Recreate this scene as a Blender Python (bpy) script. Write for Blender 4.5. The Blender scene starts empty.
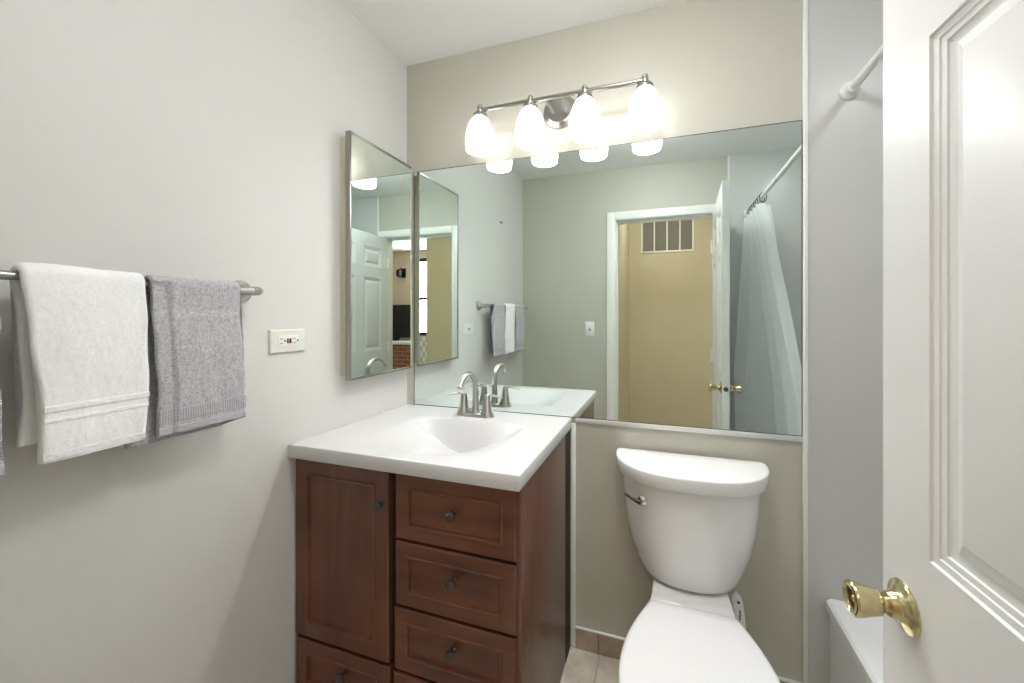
import bpy, bmesh, math, random
from math import sin, cos, pi, sqrt, radians, atan2
from mathutils import Vector, Matrix, noise

random.seed(7)
sc = bpy.context.scene
C = sc.collection

# ------------------------------------------------------------------ camera
cam_d = bpy.data.cameras.new('camera')
cam = bpy.data.objects.new('camera', cam_d)
C.objects.link(cam)
cam.location = (1.1083, -1.4725, 1.2985)
cam.rotation_euler = (radians(90), 0, radians(17.731))
cam_d.sensor_width = 36
cam_d.sensor_fit = 'HORIZONTAL'
cam_d.lens = 36 * 381.34 / 1024
cam_d.shift_x = (512 - 540) / 1024
cam_d.shift_y = (316.42 - 341.5) / 1024
cam_d.clip_start = 0.02
sc.camera = cam

# ------------------------------------------------------------------ world, exposure
w = bpy.data.worlds.new('world')
sc.world = w
w.use_nodes = True
w.node_tree.nodes['Background'].inputs[0].default_value = (0.75, 0.85, 1, 1)
w.node_tree.nodes['Background'].inputs[1].default_value = 0.6
vs = sc.view_settings
vs.view_transform = 'Standard'
vs.look = 'None'
vs.gamma = 1
vs.use_curve_mapping = False
vs.exposure = 1.42
BULB_POWER = 78.0         # bulbs inside the shades
SHADE_POWER = 1.3        # glass shades of the vanity light
ROOM_FILL_POWER = 18.0         # added fill dome, unseen, on the bathroom ceiling
TUB_FILL_POWER = 20.0       # added fill lamp, unseen, over the bathtub
HALL_FILL_POWER = 8.0         # added fill dome, unseen, on the hall ceiling
LIVING_POWER = 9.0        # daylight in the living room window
sc.cycles.diffuse_bounces = 8
sc.cycles.glossy_bounces = 8
sc.cycles.max_bounces = 16
sc.cycles.caustics_reflective = True

# ------------------------------------------------------------------ materials
def new_mat(name):
    m = bpy.data.materials.new(name)
    m.use_nodes = True
    nt = m.node_tree
    b = nt.nodes['Principled BSDF']
    return m, nt, b

def noise_bump(nt, b, scale, strength, dist=0.002, detail=4, vec=None):
    n = nt.nodes.new('ShaderNodeTexNoise'); n.inputs['Scale'].default_value = scale; n.inputs['Detail'].default_value = detail
    bp = nt.nodes.new('ShaderNodeBump'); bp.inputs['Strength'].default_value = strength; bp.inputs['Distance'].default_value = dist
    if vec is None:
        tc = nt.nodes.new('ShaderNodeTexCoord'); vec = tc.outputs['Object']
    nt.links.new(vec, n.inputs['Vector'])
    nt.links.new(n.outputs['Fac'], bp.inputs['Height'])
    nt.links.new(bp.outputs['Normal'], b.inputs['Normal'])
    return n, bp

def simple(name, col, rough=0.5, metal=0.0, bump=None, coat=0.0, var=0.0, vscale=6):
    m, nt, b = new_mat(name)
    b.inputs['Base Color'].default_value = (*col, 1)
    b.inputs['Roughness'].default_value = rough
    b.inputs['Metallic'].default_value = metal
    b.inputs['Coat Weight'].default_value = coat
    if bump: noise_bump(nt, b, *bump)
    if var:
        tc = nt.nodes.new('ShaderNodeTexCoord')
        n = nt.nodes.new('ShaderNodeTexNoise'); n.inputs['Scale'].default_value = vscale; n.inputs['Detail'].default_value = 5
        r = nt.nodes.new('ShaderNodeValToRGB')
        r.color_ramp.elements[0].position = 0.3; r.color_ramp.elements[1].position = 0.7
        r.color_ramp.elements[0].color = (*[c * (1 - var) for c in col], 1)
        r.color_ramp.elements[1].color = (*[min(1, c * (1 + var)) for c in col], 1)
        nt.links.new(tc.outputs['Object'], n.inputs['Vector'])
        nt.links.new(n.outputs['Fac'], r.inputs['Fac'])
        nt.links.new(r.outputs['Color'], b.inputs['Base Color'])
    return m

def emit(name, col, strength):
    m, nt, b = new_mat(name)
    b.inputs['Base Color'].default_value = (0.8, 0.8, 0.8, 1)
    b.inputs['Emission Color'].default_value = (*col, 1)
    b.inputs['Emission Strength'].default_value = strength
    return m

def wood(name, dark, light, axis, rough=0.36):
    m, nt, b = new_mat(name)
    tc = nt.nodes.new('ShaderNodeTexCoord')
    mp = nt.nodes.new('ShaderNodeMapping')
    s = [26.0, 26.0, 26.0]; s['xyz'.index(axis)] = 1.6
    mp.inputs['Scale'].default_value = s
    n = nt.nodes.new('ShaderNodeTexNoise'); n.inputs['Scale'].default_value = 1.0; n.inputs['Detail'].default_value = 6
    n.inputs['Distortion'].default_value = 0.5
    n2 = nt.nodes.new('ShaderNodeTexNoise'); n2.inputs['Scale'].default_value = 5.0; n2.inputs['Detail'].default_value = 2
    mx = nt.nodes.new('ShaderNodeMath'); mx.operation = 'MULTIPLY_ADD'; mx.inputs[1].default_value = 0.55
    ml = nt.nodes.new('ShaderNodeMath'); ml.operation = 'MULTIPLY'; ml.inputs[1].default_value = 0.45
    r = nt.nodes.new('ShaderNodeValToRGB')
    r.color_ramp.elements[0].position = 0.33; r.color_ramp.elements[1].position = 0.68
    r.color_ramp.elements[0].color = (*dark, 1); r.color_ramp.elements[1].color = (*light, 1)
    L = nt.links.new
    L(tc.outputs['Object'], mp.inputs['Vector']); L(mp.outputs['Vector'], n.inputs['Vector'])
    L(tc.outputs['Object'], n2.inputs['Vector']); L(n2.outputs['Fac'], ml.inputs[0])
    L(n.outputs['Fac'], mx.inputs[0]); L(ml.outputs[0], mx.inputs[2])
    L(mx.outputs[0], r.inputs['Fac']); L(r.outputs['Color'], b.inputs['Base Color'])
    b.inputs['Roughness'].default_value = rough
    b.inputs['Coat Weight'].default_value = 0.28
    b.inputs['Coat Roughness'].default_value = 0.25
    bp = nt.nodes.new('ShaderNodeBump'); bp.inputs['Strength'].default_value = 0.2; bp.inputs['Distance'].default_value = 0.001
    L(n.outputs['Fac'], bp.inputs['Height']); L(bp.outputs['Normal'], b.inputs['Normal'])
    return m

def tile(name, c1, c2, grout, size, off, row_off=0.0, mortar=0.006, rough=0.45):
    m, nt, b = new_mat(name)
    L = nt.links.new
    tc = nt.nodes.new('ShaderNodeNewGeometry')
    mp = nt.nodes.new('ShaderNodeMapping'); mp.inputs['Location'].default_value = (-off[0], -off[1], -off[2])
    br = nt.nodes.new('ShaderNodeTexBrick')
    br.offset = row_off; br.inputs['Scale'].default_value = 1.0
    br.inputs['Brick Width'].default_value = size[0]; br.inputs['Row Height'].default_value = size[1]
    br.inputs['Mortar Size'].default_value = mortar * 0.5; br.inputs['Mortar Smooth'].default_value = 0.2
    br.inputs['Bias'].default_value = 0.0
    n = nt.nodes.new('ShaderNodeTexNoise'); n.inputs['Scale'].default_value = 7; n.inputs['Detail'].default_value = 8; n.inputs['Roughness'].default_value = 0.65
    r = nt.nodes.new('ShaderNodeValToRGB')
    r.color_ramp.elements[0].position = 0.35; r.color_ramp.elements[1].position = 0.65
    r.color_ramp.elements[0].color = (*c1, 1); r.color_ramp.elements[1].color = (*c2, 1)
    br.inputs['Mortar'].default_value = (*grout, 1)
    L(tc.outputs['Position'], mp.inputs['Vector']); L(mp.outputs['Vector'], br.inputs['Vector'])
    L(tc.outputs['Position'], n.inputs['Vector']); L(n.outputs['Fac'], r.inputs['Fac'])
    L(r.outputs['Color'], br.inputs['Color1']); L(r.outputs['Color'], br.inputs['Color2'])
    L(br.outputs['Color'], b.inputs['Base Color'])
    b.inputs['Roughness'].default_value = rough
    bp = nt.nodes.new('ShaderNodeBump'); bp.inputs['Strength'].default_value = 0.4; bp.inputs['Distance'].default_value = 0.002; bp.invert = True
    L(br.outputs['Fac'], bp.inputs['Height']); L(bp.outputs['Normal'], b.inputs['Normal'])
    return m

def terry(name, col, diamonds=False):
    m, nt, b = new_mat(name)
    L = nt.links.new
    tc = nt.nodes.new('ShaderNodeTexCoord')
    n = nt.nodes.new('ShaderNodeTexNoise'); n.inputs['Scale'].default_value = 330 if col[0] > 0.7 else 290; n.inputs['Detail'].default_value = 3
    n2 = nt.nodes.new('ShaderNodeTexNoise'); n2.inputs['Scale'].default_value = 170 if col[0] > 0.7 else 150; n2.inputs['Detail'].default_value = 4
    r = nt.nodes.new('ShaderNodeValToRGB')
    r.color_ramp.elements[0].position = 0.32; r.color_ramp.elements[1].position = 0.62
    k = 0.93 if col[0] > 0.7 else 0.60
    r.color_ramp.elements[0].color = (*[c * k for c in col], 1); r.color_ramp.elements[1].color = (*[min(0.95, c * 1.06) for c in col], 1)
    ad = nt.nodes.new('ShaderNodeMath'); ad.operation = 'ADD'
    L(tc.outputs['Object'], n.inputs['Vector']); L(tc.outputs['Object'], n2.inputs['Vector'])
    L(n.outputs['Fac'], ad.inputs[0]); L(n2.outputs['Fac'], ad.inputs[1])
    hf = nt.nodes.new('ShaderNodeMath'); hf.operation = 'MULTIPLY'; hf.inputs[1].default_value = 0.5
    L(ad.outputs[0], hf.inputs[0]); L(hf.outputs[0], r.inputs['Fac']); L(r.outputs['Color'], b.inputs['Base Color'])
    h = hf.outputs[0]
    if diamonds:
        ck = nt.nodes.new('ShaderNodeTexChecker'); ck.inputs['Scale'].default_value = 290
        mp = nt.nodes.new('ShaderNodeMapping'); mp.inputs['Rotation'].default_value = (radians(45), 0, 0); mp.inputs['Scale'].default_value = (0.0, 1, 1)
        ck.inputs['Color1'].default_value = (*[c * 0.68 for c in col], 1); ck.inputs['Color2'].default_value = (*[min(0.95, c * 1.2) for c in col], 1)
        L(tc.outputs['Object'], mp.inputs['Vector']); L(mp.outputs['Vector'], ck.inputs['Vector'])
        L(ck.outputs['Color'], b.inputs['Base Color']); h = ck.outputs['Fac']
    b.inputs['Roughness'].default_value = 0.95
    b.inputs['Sheen Weight'].default_value = 0.25
    bp = nt.nodes.new('ShaderNodeBump'); bp.inputs['Strength'].default_value = 0.3 if col[0] > 0.7 else 0.65; bp.inputs['Distance'].default_value = 0.003
    L(h, bp.inputs['Height']); L(bp.outputs['Normal'], b.inputs['Normal'])
    return m

def cloth(name, col):
    m, nt, b = new_mat(name)
    out = nt.nodes['Material Output']
    b.inputs['Base Color'].default_value = (*col, 1); b.inputs['Roughness'].default_value = 0.75
    tr_ = nt.nodes.new('ShaderNodeBsdfTranslucent'); tr_.inputs['Color'].default_value = (*col, 1)
    mx = nt.nodes.new('ShaderNodeMixShader'); mx.inputs[0].default_value = 0.6
    nt.links.new(b.outputs[0], mx.inputs[1]); nt.links.new(tr_.outputs[0], mx.inputs[2]); nt.links.new(mx.outputs[0], out.inputs['Surface'])
    return m

M = dict(
    wall=simple('wall_paint', (0.66, 0.655, 0.63), 0.55, bump=(220, 0.06, 0.001)),
    wall_end=simple('end_wall_greige', (0.53, 0.512, 0.44), 0.55, bump=(220, 0.06, 0.001)),  # end walls, darker and warmer than the left wall
    ceiling=simple('ceiling_paint', (0.84, 0.84, 0.83), 0.7),
    surround=simple('surround_paint', (0.60, 0.60, 0.58), 0.3),
    trim=simple('trim_paint', (0.84, 0.84, 0.81), 0.35),
    door=simple('door_paint', (0.77, 0.77, 0.765), 0.32, bump=(260, 0.05, 0.0008)),
    hall=simple('hall_paint', (0.61, 0.545, 0.40), 0.6),
    hall_floor=simple('hall_carpet', (0.42, 0.34, 0.25), 0.9, bump=(300, 0.5)),
    living=simple('living_paint', (0.66, 0.52, 0.43), 0.6),
    floor=tile('floor_tile', (0.40, 0.36, 0.28), (0.72, 0.68, 0.58), (0.42, 0.39, 0.33), (0.305, 0.305), (0.88, -0.005, 0)),
    cherry_v=wood('cherry_vertical', (0.062, 0.0165, 0.0085), (0.170, 0.054, 0.024), 'z'),
    cherry_h=wood('cherry_horizontal', (0.062, 0.0165, 0.0085), (0.170, 0.054, 0.024), 'x'),
    cherry_side=wood('cherry_side', (0.085, 0.030, 0.017), (0.145, 0.058, 0.033), 'z'),
    dark_wood_gap_shade=simple('dark_wood_gap_shade', (0.012, 0.006, 0.004), 0.7),
    bronze=simple('bronze', (0.10, 0.085, 0.075), 0.38, 0.75),
    marble=simple('cultured_marble', (0.60, 0.592, 0.596), 0.25, coat=0.0),
    nickel=simple('nickel', (0.40, 0.385, 0.36), 0.30, 1.0),
    chrome=simple('chrome', (0.72, 0.71, 0.69), 0.12, 1.0),
    satin=simple('satin_channel', (0.80, 0.80, 0.79), 0.42, 0.55),
    steel=simple('steel_frame', (0.36, 0.34, 0.31), 0.3, 1.0),
    brass=simple('brass', (0.70, 0.61, 0.36), 0.16, 1.0, var=0.16, vscale=90),
    mirror=simple('mirror_silver', (0.80, 0.875, 0.845), 0.0, 1.0),
    mirror_edge=simple('mirror_edge', (0.03, 0.04, 0.04), 0.2),
    cream=simple('cream_enamel', (0.62, 0.58, 0.47), 0.4),
    ceramic=simple('vitreous_china', (0.80, 0.80, 0.80), 0.09, coat=0.4),
    seat=simple('seat_plastic', (0.79, 0.79, 0.80), 0.22),
    tub=simple('tub_enamel', (0.86, 0.865, 0.87), 0.12, coat=0.3),
    black=simple('black_plastic', (0.012, 0.012, 0.013), 0.35),
    dark_metal=simple('dark_metal', (0.035, 0.03, 0.028), 0.4, 0.6),
    white_plastic=simple('white_plastic', (0.82, 0.82, 0.80), 0.35),
    almond=simple('almond_plastic', (0.76, 0.75, 0.68), 0.4),
    red_plastic=simple('red_plastic', (0.32, 0.07, 0.05), 0.4),
    towel_white=terry('towel_white', (0.93, 0.93, 0.94)),
    towel_grey=terry('towel_grey', (0.52, 0.51, 0.54)),
    band_grey=terry('band_grey', (0.44, 0.43, 0.465), True),
    band_white=simple('band_white', (0.90, 0.90, 0.90), 0.8, bump=(500, 0.5)),
    hem_grey=simple('hem_grey', (0.46, 0.45, 0.485), 0.9, bump=(600, 0.4)),
    hem_white=simple('hem_white', (0.85, 0.85, 0.86), 0.9, bump=(600, 0.3)),
    curtain=cloth('curtain_cloth', (0.92, 0.93, 0.93)),
    vent_dark=simple('vent_grille', (0.36, 0.34, 0.32), 0.6),
    brick=tile('hearth_brick', (0.20, 0.07, 0.045), (0.34, 0.13, 0.085), (0.4, 0.36, 0.32), (0.2, 0.07), (0, 0, 0), 0.5, 0.01, 0.8),
    shade=emit('lit_glass_shade', (1.0, 0.98, 0.95), SHADE_POWER),
    bulb=emit('lit_bulb', (1.0, 0.985, 0.96), BULB_POWER),
    room_fill_glass=emit('lit_room_fill', (0.97, 0.985, 1.0), ROOM_FILL_POWER),
    tub_fill_glass=emit('lit_tub_fill', (0.97, 0.99, 1.0), TUB_FILL_POWER),
    hall_fill_glass=emit('lit_hall_fill', (1.0, 0.93, 0.80), HALL_FILL_POWER),
    daylight=emit('daylight_pane', (0.90, 0.96, 1.0), LIVING_POWER),
)
# brick pattern of the hearth runs in x/z
nt = M['brick'].node_tree
for nd in nt.nodes:
    if nd.type == 'MAPPING': nd.inputs['Rotation'].default_value = (radians(-90), 0, 0)

# ------------------------------------------------------------------ mesh builder
class MB:
    def __init__(self):
        self.v = []; self.f = []
    def add(self, verts, faces):
        k = len(self.v)
        self.v += [Vector(p) for p in verts]
        self.f += [tuple(i + k for i in f) for f in faces]
        return self
    def box(self, x0, x1, y0, y1, z0, z1, bev=0.0, seg=2):
        bm = bmesh.new()
        vs_ = [bm.verts.new((x, y, z)) for x in (x0, x1) for y in (y0, y1) for z in (z0, z1)]
        for f in ((0, 1, 3, 2), (4, 6, 7, 5), (0, 4, 5, 1), (2, 3, 7, 6), (0, 2, 6, 4), (1, 5, 7, 3)):
            bm.faces.new([vs_[i] for i in f])
        if bev:
            bmesh.ops.bevel(bm, geom=bm.edges[:], offset=bev, segments=seg, profile=0.5, affect='EDGES')
        bm.verts.index_update()
        self.add([v.co.copy() for v in bm.verts], [[v.index for v in f.verts] for f in bm.faces])
        bm.free()
        return self
    def loft(self, rings, cap0=True, cap1=True):
        n = len(rings[0]); k = len(self.v)
        for r in rings: self.v += [Vector(p) for p in r]
        for i in range(len(rings) - 1):
            for j in range(n):
                a = k + i * n + j; b = k + i * n + (j + 1) % n
                self.f.append((a, b, b + n, a + n))
        if cap0: self.f.append(tuple(k + j for j in reversed(range(n))))
        if cap1: self.f.append(tuple(k + (len(rings) - 1) * n + j for j in range(n)))
        return self
    def lathe(self, prof, origin=(0, 0, 0), axis=(0, 0, 1), n=32, sx=1.0):
        q = Vector((0, 0, 1)).rotation_difference(Vector(axis).normalized())
        o = Vector(origin)
        rings = [[o + q @ Vector((r * cos(2 * pi * j / n) * sx, r * sin(2 * pi * j / n), h)) for j in range(n)] for r, h in prof]
        return self.loft(rings, prof[0][0] > 1e-6, prof[-1][0] > 1e-6)
    def tube(self, pts, rad, n=14, flat=1.0):
        pts = [Vector(p) for p in pts]
        if not hasattr(rad, '__len__'): rad = [rad] * len(pts)
        rings = []; up = None
        for i, p in enumerate(pts):
            t = (pts[min(i + 1, len(pts) - 1)] - pts[max(i - 1, 0)]).normalized()
            if up is None:
                up = Vector((0, 0, 1)) if abs(t.z) < 0.9 else Vector((1, 0, 0))
            s = t.cross(up).normalized(); up = s.cross(t).normalized()
            rings.append([p + s * rad[i] * cos(2 * pi * j / n) + up * rad[i] * flat * sin(2 * pi * j / n) for j in range(n)])
        return self.loft(rings)
    def grid(self, fn, nu, nv, flip=False):
        k = len(self.v)
        for i in range(nu + 1):
            for j in range(nv + 1): self.v.append(Vector(fn(i / nu, j / nv)))
        for i in range(nu):
            for j in range(nv):
                a = k + i * (nv + 1) + j; q = (a, a + nv + 1, a + nv + 2, a + 1)
                self.f.append(q[::-1] if flip else q)
        return self
    def build(self, name, mat, parent=None, smooth=True, ang=35, merge=0.0, fixn=True):
        off = parent.matrix_world.translation.copy() if parent is not None else Vector((0, 0, 0))
        if parent is not None:
            off = Vector(parent['origin']) if 'origin' in parent.keys() else off
        me = bpy.data.meshes.new(name)
        me.from_pydata([tuple(p - off) for p in self.v], [], self.f)
        bm = bmesh.new(); bm.from_mesh(me)
        if merge: bmesh.ops.remove_doubles(bm, verts=bm.verts[:], dist=merge)
        if fixn: bmesh.ops.recalc_face_normals(bm, faces=bm.faces[:])
        bm.to_mesh(me); bm.free()
        me.materials.append(mat)
        if smooth:
            me.shade_smooth(); me.set_sharp_from_angle(angle=radians(ang))
        o = bpy.data.objects.new(name, me); C.objects.link(o)
        if parent is not None:
            o.parent = parent
            ORIG[o.name] = off
            o['origin'] = tuple(off)
        return o
ORIG = {}

def tag(o, label, cat, group=None):
    o['label'] = label; o['category'] = cat
    if group: o['group'] = group
    return o
def thing(name, label, cat, loc, group=None):
    o = bpy.data.objects.new(name, None); C.objects.link(o)
    o.location = loc; o['origin'] = tuple(loc); o.empty_display_size = 0.05
    return tag(o, label, cat, group)
def struct(name, mb, mat, parent=None, **k):
    o = mb.build(name, mat, parent, **k)
    if parent is None: o['kind'] = 'structure'
    return o

def face_with_panels(mb, P, w, h, panels, loops):
    """P(u, v, d) maps face coordinates and outward depth to a point; each panel (u0, v0, u1, v1) gets the moulding given by loops (inset, depth)"""
    us = sorted({0, w, *[p[0] for p in panels], *[p[2] for p in panels]})
    vz = sorted({0, h, *[p[1] for p in panels], *[p[3] for p in panels]})
    for i in range(len(us) - 1):
        for j in range(len(vz) - 1):
            cu = (us[i] + us[i + 1]) / 2; cv = (vz[j] + vz[j + 1]) / 2
            if any(p[0] < cu < p[2] and p[1] < cv < p[3] for p in panels): continue
            mb.add([P(us[i], vz[j], 0), P(us[i + 1], vz[j], 0), P(us[i + 1], vz[j + 1], 0), P(us[i], vz[j + 1], 0)], [(0, 1, 2, 3)])
    for u0, v0, u1, v1 in panels:
        rings = []
        for ins, dep in loops:
            rings.append([P(u0 + ins, v0 + ins, dep), P(u1 - ins, v0 + ins, dep), P(u1 - ins, v1 - ins, dep), P(u0 + ins, v1 - ins, dep)])
        mb.loft(rings, False, True)

H = 2.44; D = 1.53; XR = 2.335; TUBX = 1.616; HALL = 2.85; WT = 0.12
# ------------------------------------------------------------------ room shell
struct('floor', MB().box(-0.1, XR + 0.1, -D - WT, 0.1, -0.1, 0), M['floor'], smooth=False)
struct('ceiling', MB().box(-0.1, XR + 0.1, -D - 0.005, 0.1, H, H + 0.1), M['ceiling'], smooth=False)
struct('wall_left', MB().box(-0.1, 0, -D, 0, 0, H), M['wall'], smooth=False)
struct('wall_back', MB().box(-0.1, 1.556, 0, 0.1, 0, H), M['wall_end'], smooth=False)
struct('wall_tub_end', MB().box(1.556, XR + 0.1, -0.002, 0.1, 0, H), M['surround'], smooth=False)
struct('wall_right', MB().box(XR, XR + 0.1, -D - WT, -0.002, 0, H), M['surround'], smooth=False)
DX0, DX1, DH = 0.768, 1.502, 2.036      # the doorway
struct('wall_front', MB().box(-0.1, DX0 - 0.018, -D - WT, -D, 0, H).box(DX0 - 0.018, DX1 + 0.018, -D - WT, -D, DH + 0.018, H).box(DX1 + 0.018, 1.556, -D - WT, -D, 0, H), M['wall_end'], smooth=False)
struct('wall_tub_foot', MB().box(1.556, XR, -D - WT, -D + 0.002, 0, H), M['surround'], smooth=False)
# vertical edge trims where the paint meets the tub surround
struct('trim_1', MB().box(1.552, 1.568, -0.010, 0.0, 0, H, 0.004), M['trim'])
struct('trim_2', MB().box(1.552, 1.568, -D, -D + 0.010, 0, H, 0.004), M['trim'])
struct('trim_3', MB().box(0.7675, 0.786, -0.008, 0, 0.002, 0.878, 0.003), M['trim'])
# door casing and jamb
cs = MB()
for y0, y1 in ((-D, -D + 0.016), (-D - WT - 0.016, -D - WT)):
    for x0, x1, z0, z1 in ((DX0 - 0.068, DX0 - 0.005, 0, DH + 0.068), (DX1 + 0.005, DX1 + 0.05, 0, DH + 0.068), (DX0 - 0.005, DX1 + 0.005, DH + 0.005, DH + 0.068)):
        cs.box(x0, x1, y0, y1, z0, z1, 0.005)
struct('trim_4', cs, M['trim'])
jb = MB()
jb.box(DX0 - 0.018, DX0, -D - WT, -D, 0, DH + 0.018).box(DX1, DX1 + 0.018, -D - WT, -D, 0, DH + 0.018).box(DX0, DX1, -D - WT, -D, DH, DH + 0.018)
jb.box(DX0, DX0 + 0.012, -D - 0.075, -D - 0.04, 0, DH).box(DX1 - 0.012, DX1, -D - 0.075, -D - 0.04, 0, DH).box(DX0 + 0.012, DX1 - 0.012, -D - 0.075, -D - 0.04, DH - 0.012, DH)
struct('trim_5', jb, M['trim'], smooth=False)
# tile baseboards
bbm = tile('base_tile', (0.34, 0.245, 0.185), (0.60, 0.49, 0.39), (0.2, 0.17, 0.14), (0.305, 0.30), (0.876, 0, -0.01), 0, 0.006)
for nd in bbm.node_tree.nodes:
    if nd.type == 'MAPPING': nd.inputs['Rotation'].default_value = (radians(-90), 0, 0); nd.inputs['Location'].default_value = (-0.876, 0.01, 0)
struct('baseboard_back', MB().box(0.786, 1.552, -0.009, 0, 0, 0.078, 0.002), bbm)
struct('trim_6', MB().box(0.786, 1.552, -0.011, 0, 0.078, 0.084, 0.002), M['trim'])
struct('baseboard_left', MB().box(0, 0.009, -D, -0.60, 0, 0.083, 0.002), bbm)
struct('baseboard_front', MB().box(0.009, DX0 - 0.068, -D, -D + 0.009, 0, 0.083, 0.002), bbm)

# hall and the corner of the living room seen through the doorway (by way of the mirrors)
YB = -D - WT
struct('floor_hall', MB().box(-1.2, 6.2, -4.3, YB, -0.1, -0.002), M['hall_floor'], smooth=False)
struct('ceiling_hall', MB().box(-1.2, 6.2, -4.3, YB - 0.001, H, H + 0.1), M['ceiling'], smooth=False)
struct('wall_hall', MB().box(0.761, 1.93, -HALL - 0.1, -HALL, 0, H), M['hall'], smooth=False)
struct('wall_hall_left', MB().box(0.661, 0.761, -HALL - 0.1, -1.82, 0, H), M['hall'], smooth=False)
struct('wall_hall_right', MB().box(1.83, 1.93, -4.2, -HALL - 0.1, 0, H), M['hall'], smooth=False)
struct('wall_hall_near', MB().box(-1.2, DX0 - 0.07, YB - 0.004, YB, 0, H).box(DX1 + 0.055, 6.2, YB - 0.004, YB, 0, H).box(DX0 - 0.07, DX1 + 0.055, YB - 0.004, YB, DH + 0.07, H), M['hall'], smooth=False)
struct('wall_hall_end', MB().box(-1.2, -1.1, -4.2, YB - 0.004, 0, H).box(-1.1, 0.661, -3.0, -2.9, 0, H), M['hall'], smooth=False)
struct('baseboard_hall', MB().box(0.773, 1.93, -HALL, -HALL + 0.012, 0, 0.11, 0.003).box(0.761, 0.773, -HALL, -1.82, 0, 0.11, 0.003), M['trim'])
WX0, WX1, WZ0, WZ1 = 2.30, 3.02, 1.02, 2.25
struct('wall_living', MB().box(1.83, WX0, -4.3, -4.2, 0, H).box(WX1, 6.2, -4.3, -4.2, 0, H).box(WX0, WX1, -4.3, -4.2, 0, WZ0).box(WX0, WX1, -4.3, -4.2, WZ1, H), M['living'], smooth=False)
struct('wall_living_end', MB().box(6.1, 6.2, -4.2, YB - 0.004, 0, H), M['living'], smooth=False)
wf = struct('window_1', MB().box(WX0 - 0.05, WX0 + 0.01, -4.21, -4.18, WZ0 - 0.05, WZ1 + 0.05).box(WX1 - 0.01, WX1 + 0.05, -4.21, -4.18, WZ0 - 0.05, WZ1 + 0.05)
            .box(WX0 + 0.01, WX1 - 0.01, -4.21, -4.18, WZ1 - 0.01, WZ1 + 0.05).box(WX0 + 0.01, WX1 - 0.01, -4.21, -4.17, WZ0 - 0.05, WZ0 + 0.01).box(WX0 + 0.01, WX1 - 0.01, -4.22, -4.19, 1.58, 1.63), M['dark_metal'])
MB().box(WX0, WX1, -4.25, -4.24, WZ0, WZ1).build('window_pane', M['daylight'], None)['kind'] = 'structure'
wp = bpy.data.objects['window_pane']; wp.parent = wf

# ------------------------------------------------------------------ the white six-panel door
E0 = Vector((1.417, -0.787, 0)); dd = Vector((0.036, -0.743, 0)).normalized(); nn = Vector((dd.y, -dd.x, 0))
DW, DT, DZ0, DZ1 = 0.742, 0.035, 0.008, 2.03
door = bpy.data.objects.new('door_1', None); C.objects.link(door)
door.location = E0 + dd * DW; door['origin'] = tuple(door.location); door['kind'] = 'structure'
tag(door, 'open white six-panel interior door with brass knobs', 'door')
pw = (DW - 2 * 0.093 - 0.10) / 2
pans = []
for u0 in (0.093, 0.093 + pw + 0.10):
    for z0, z1 in ((0.215, 0.80), (0.997, 1.643), (1.742, 1.915)):
        pans.append((u0, z0 - DZ0, u0 + pw, z1 - DZ0))
LOOPS = [(0, 0), (0.0022, -0.003), (0.0095, -0.0042), (0.0108, -0.0058), (0.0175, -0.0068), (0.0188, -0.0088), (0.025, -0.0105), (0.028, -0.0108), (0.046, -0.003), (0.0475, -0.0026)]
sl = MB()
def PF(u, v, d): return E0 + dd * u + nn * d + Vector((0, 0, DZ0 + v))
def PK(u, v, d): return E0 + dd * (DW - u) - nn * (DT + d) + Vector((0, 0, DZ0 + v))
face_with_panels(sl, PF, DW, DZ1 - DZ0, pans, LOOPS)
face_with_panels(sl, PK, DW, DZ1 - DZ0, [(DW - p[2], p[1], DW - p[0], p[3]) for p in pans], LOOPS)
hh = DZ1 - DZ0
for u in (0, DW):
    sl.add([PF(u, 0, 0), PF(u, hh, 0), PF(u, hh, -DT), PF(u, 0, -DT)], [(0, 1, 2, 3)])
for v in (0, hh):
    sl.add([PF(0, v, 0), PF(DW, v, 0), PF(DW, v, -DT), PF(0, v, -DT)], [(0, 1, 2, 3)])
sl.build('door_slab', M['door'], door, merge=0.0002, ang=20)
KZ, KS = 0.908, 0.047
def door_knob(base, axis):
    r = MB().lathe([(0.0, 0.0), (0.0325, 0.0), (0.0330, 0.0015), (0.0315, 0.0035), (0.026, 0.0055), (0.020, 0.009), (0.0165, 0.013), (0.0155, 0.018), (0.0145, 0.0195), (0.0, 0.0195)], base, axis, 40)
    k = r.build('knob_rosette', M['brass'], door)
    kb = MB().lathe([(0.009, 0.0175), (0.009, 0.0265), (0.013, 0.0275), (0.0155, 0.030), (0.0165, 0.034), (0.0185, 0.042), (0.0212, 0.052), (0.0222, 0.058), (0.0222, 0.0605), (0.0208, 0.0625), (0.0190, 0.0628), (0.0185, 0.0615), (0.0165, 0.0595), (0.010, 0.0575), (0.004, 0.0570), (0.0, 0.057)], base, axis, 40)
    kb.build('knob', M['brass'], k)
    MB().lathe([(0.0045, 0.056), (0.0045, 0.0590), (0.0035, 0.0600), (0.0, 0.0600)], base, axis, 20).build('lock_button', M['brass'], k)
door_knob(E0 + dd * KS + Vector((0, 0, KZ)), nn)
door_knob(E0 + dd * KS - nn * DT + Vector((0, 0, KZ)), -nn)
MB().lathe([(0.0, -0.001), (0.0125, -0.001), (0.0125, 0.0015), (0.0085, 0.0018), (0.0085, 0.007), (0.006, 0.009), (0.0, 0.009)], E0 - nn * DT / 2 + Vector((0, 0, KZ)), -dd, 24).build('latch', M['bronze'], door)
for hz in (0.22, 1.02, 1.80):
    hp = E0 + dd * (DW + 0.005) + nn * 0.004
    MB().tube([hp + Vector((0, 0, hz - 0.045)), hp + Vector((0, 0, hz + 0.045))], 0.006).build('hinge', M['trim'], door)

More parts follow.
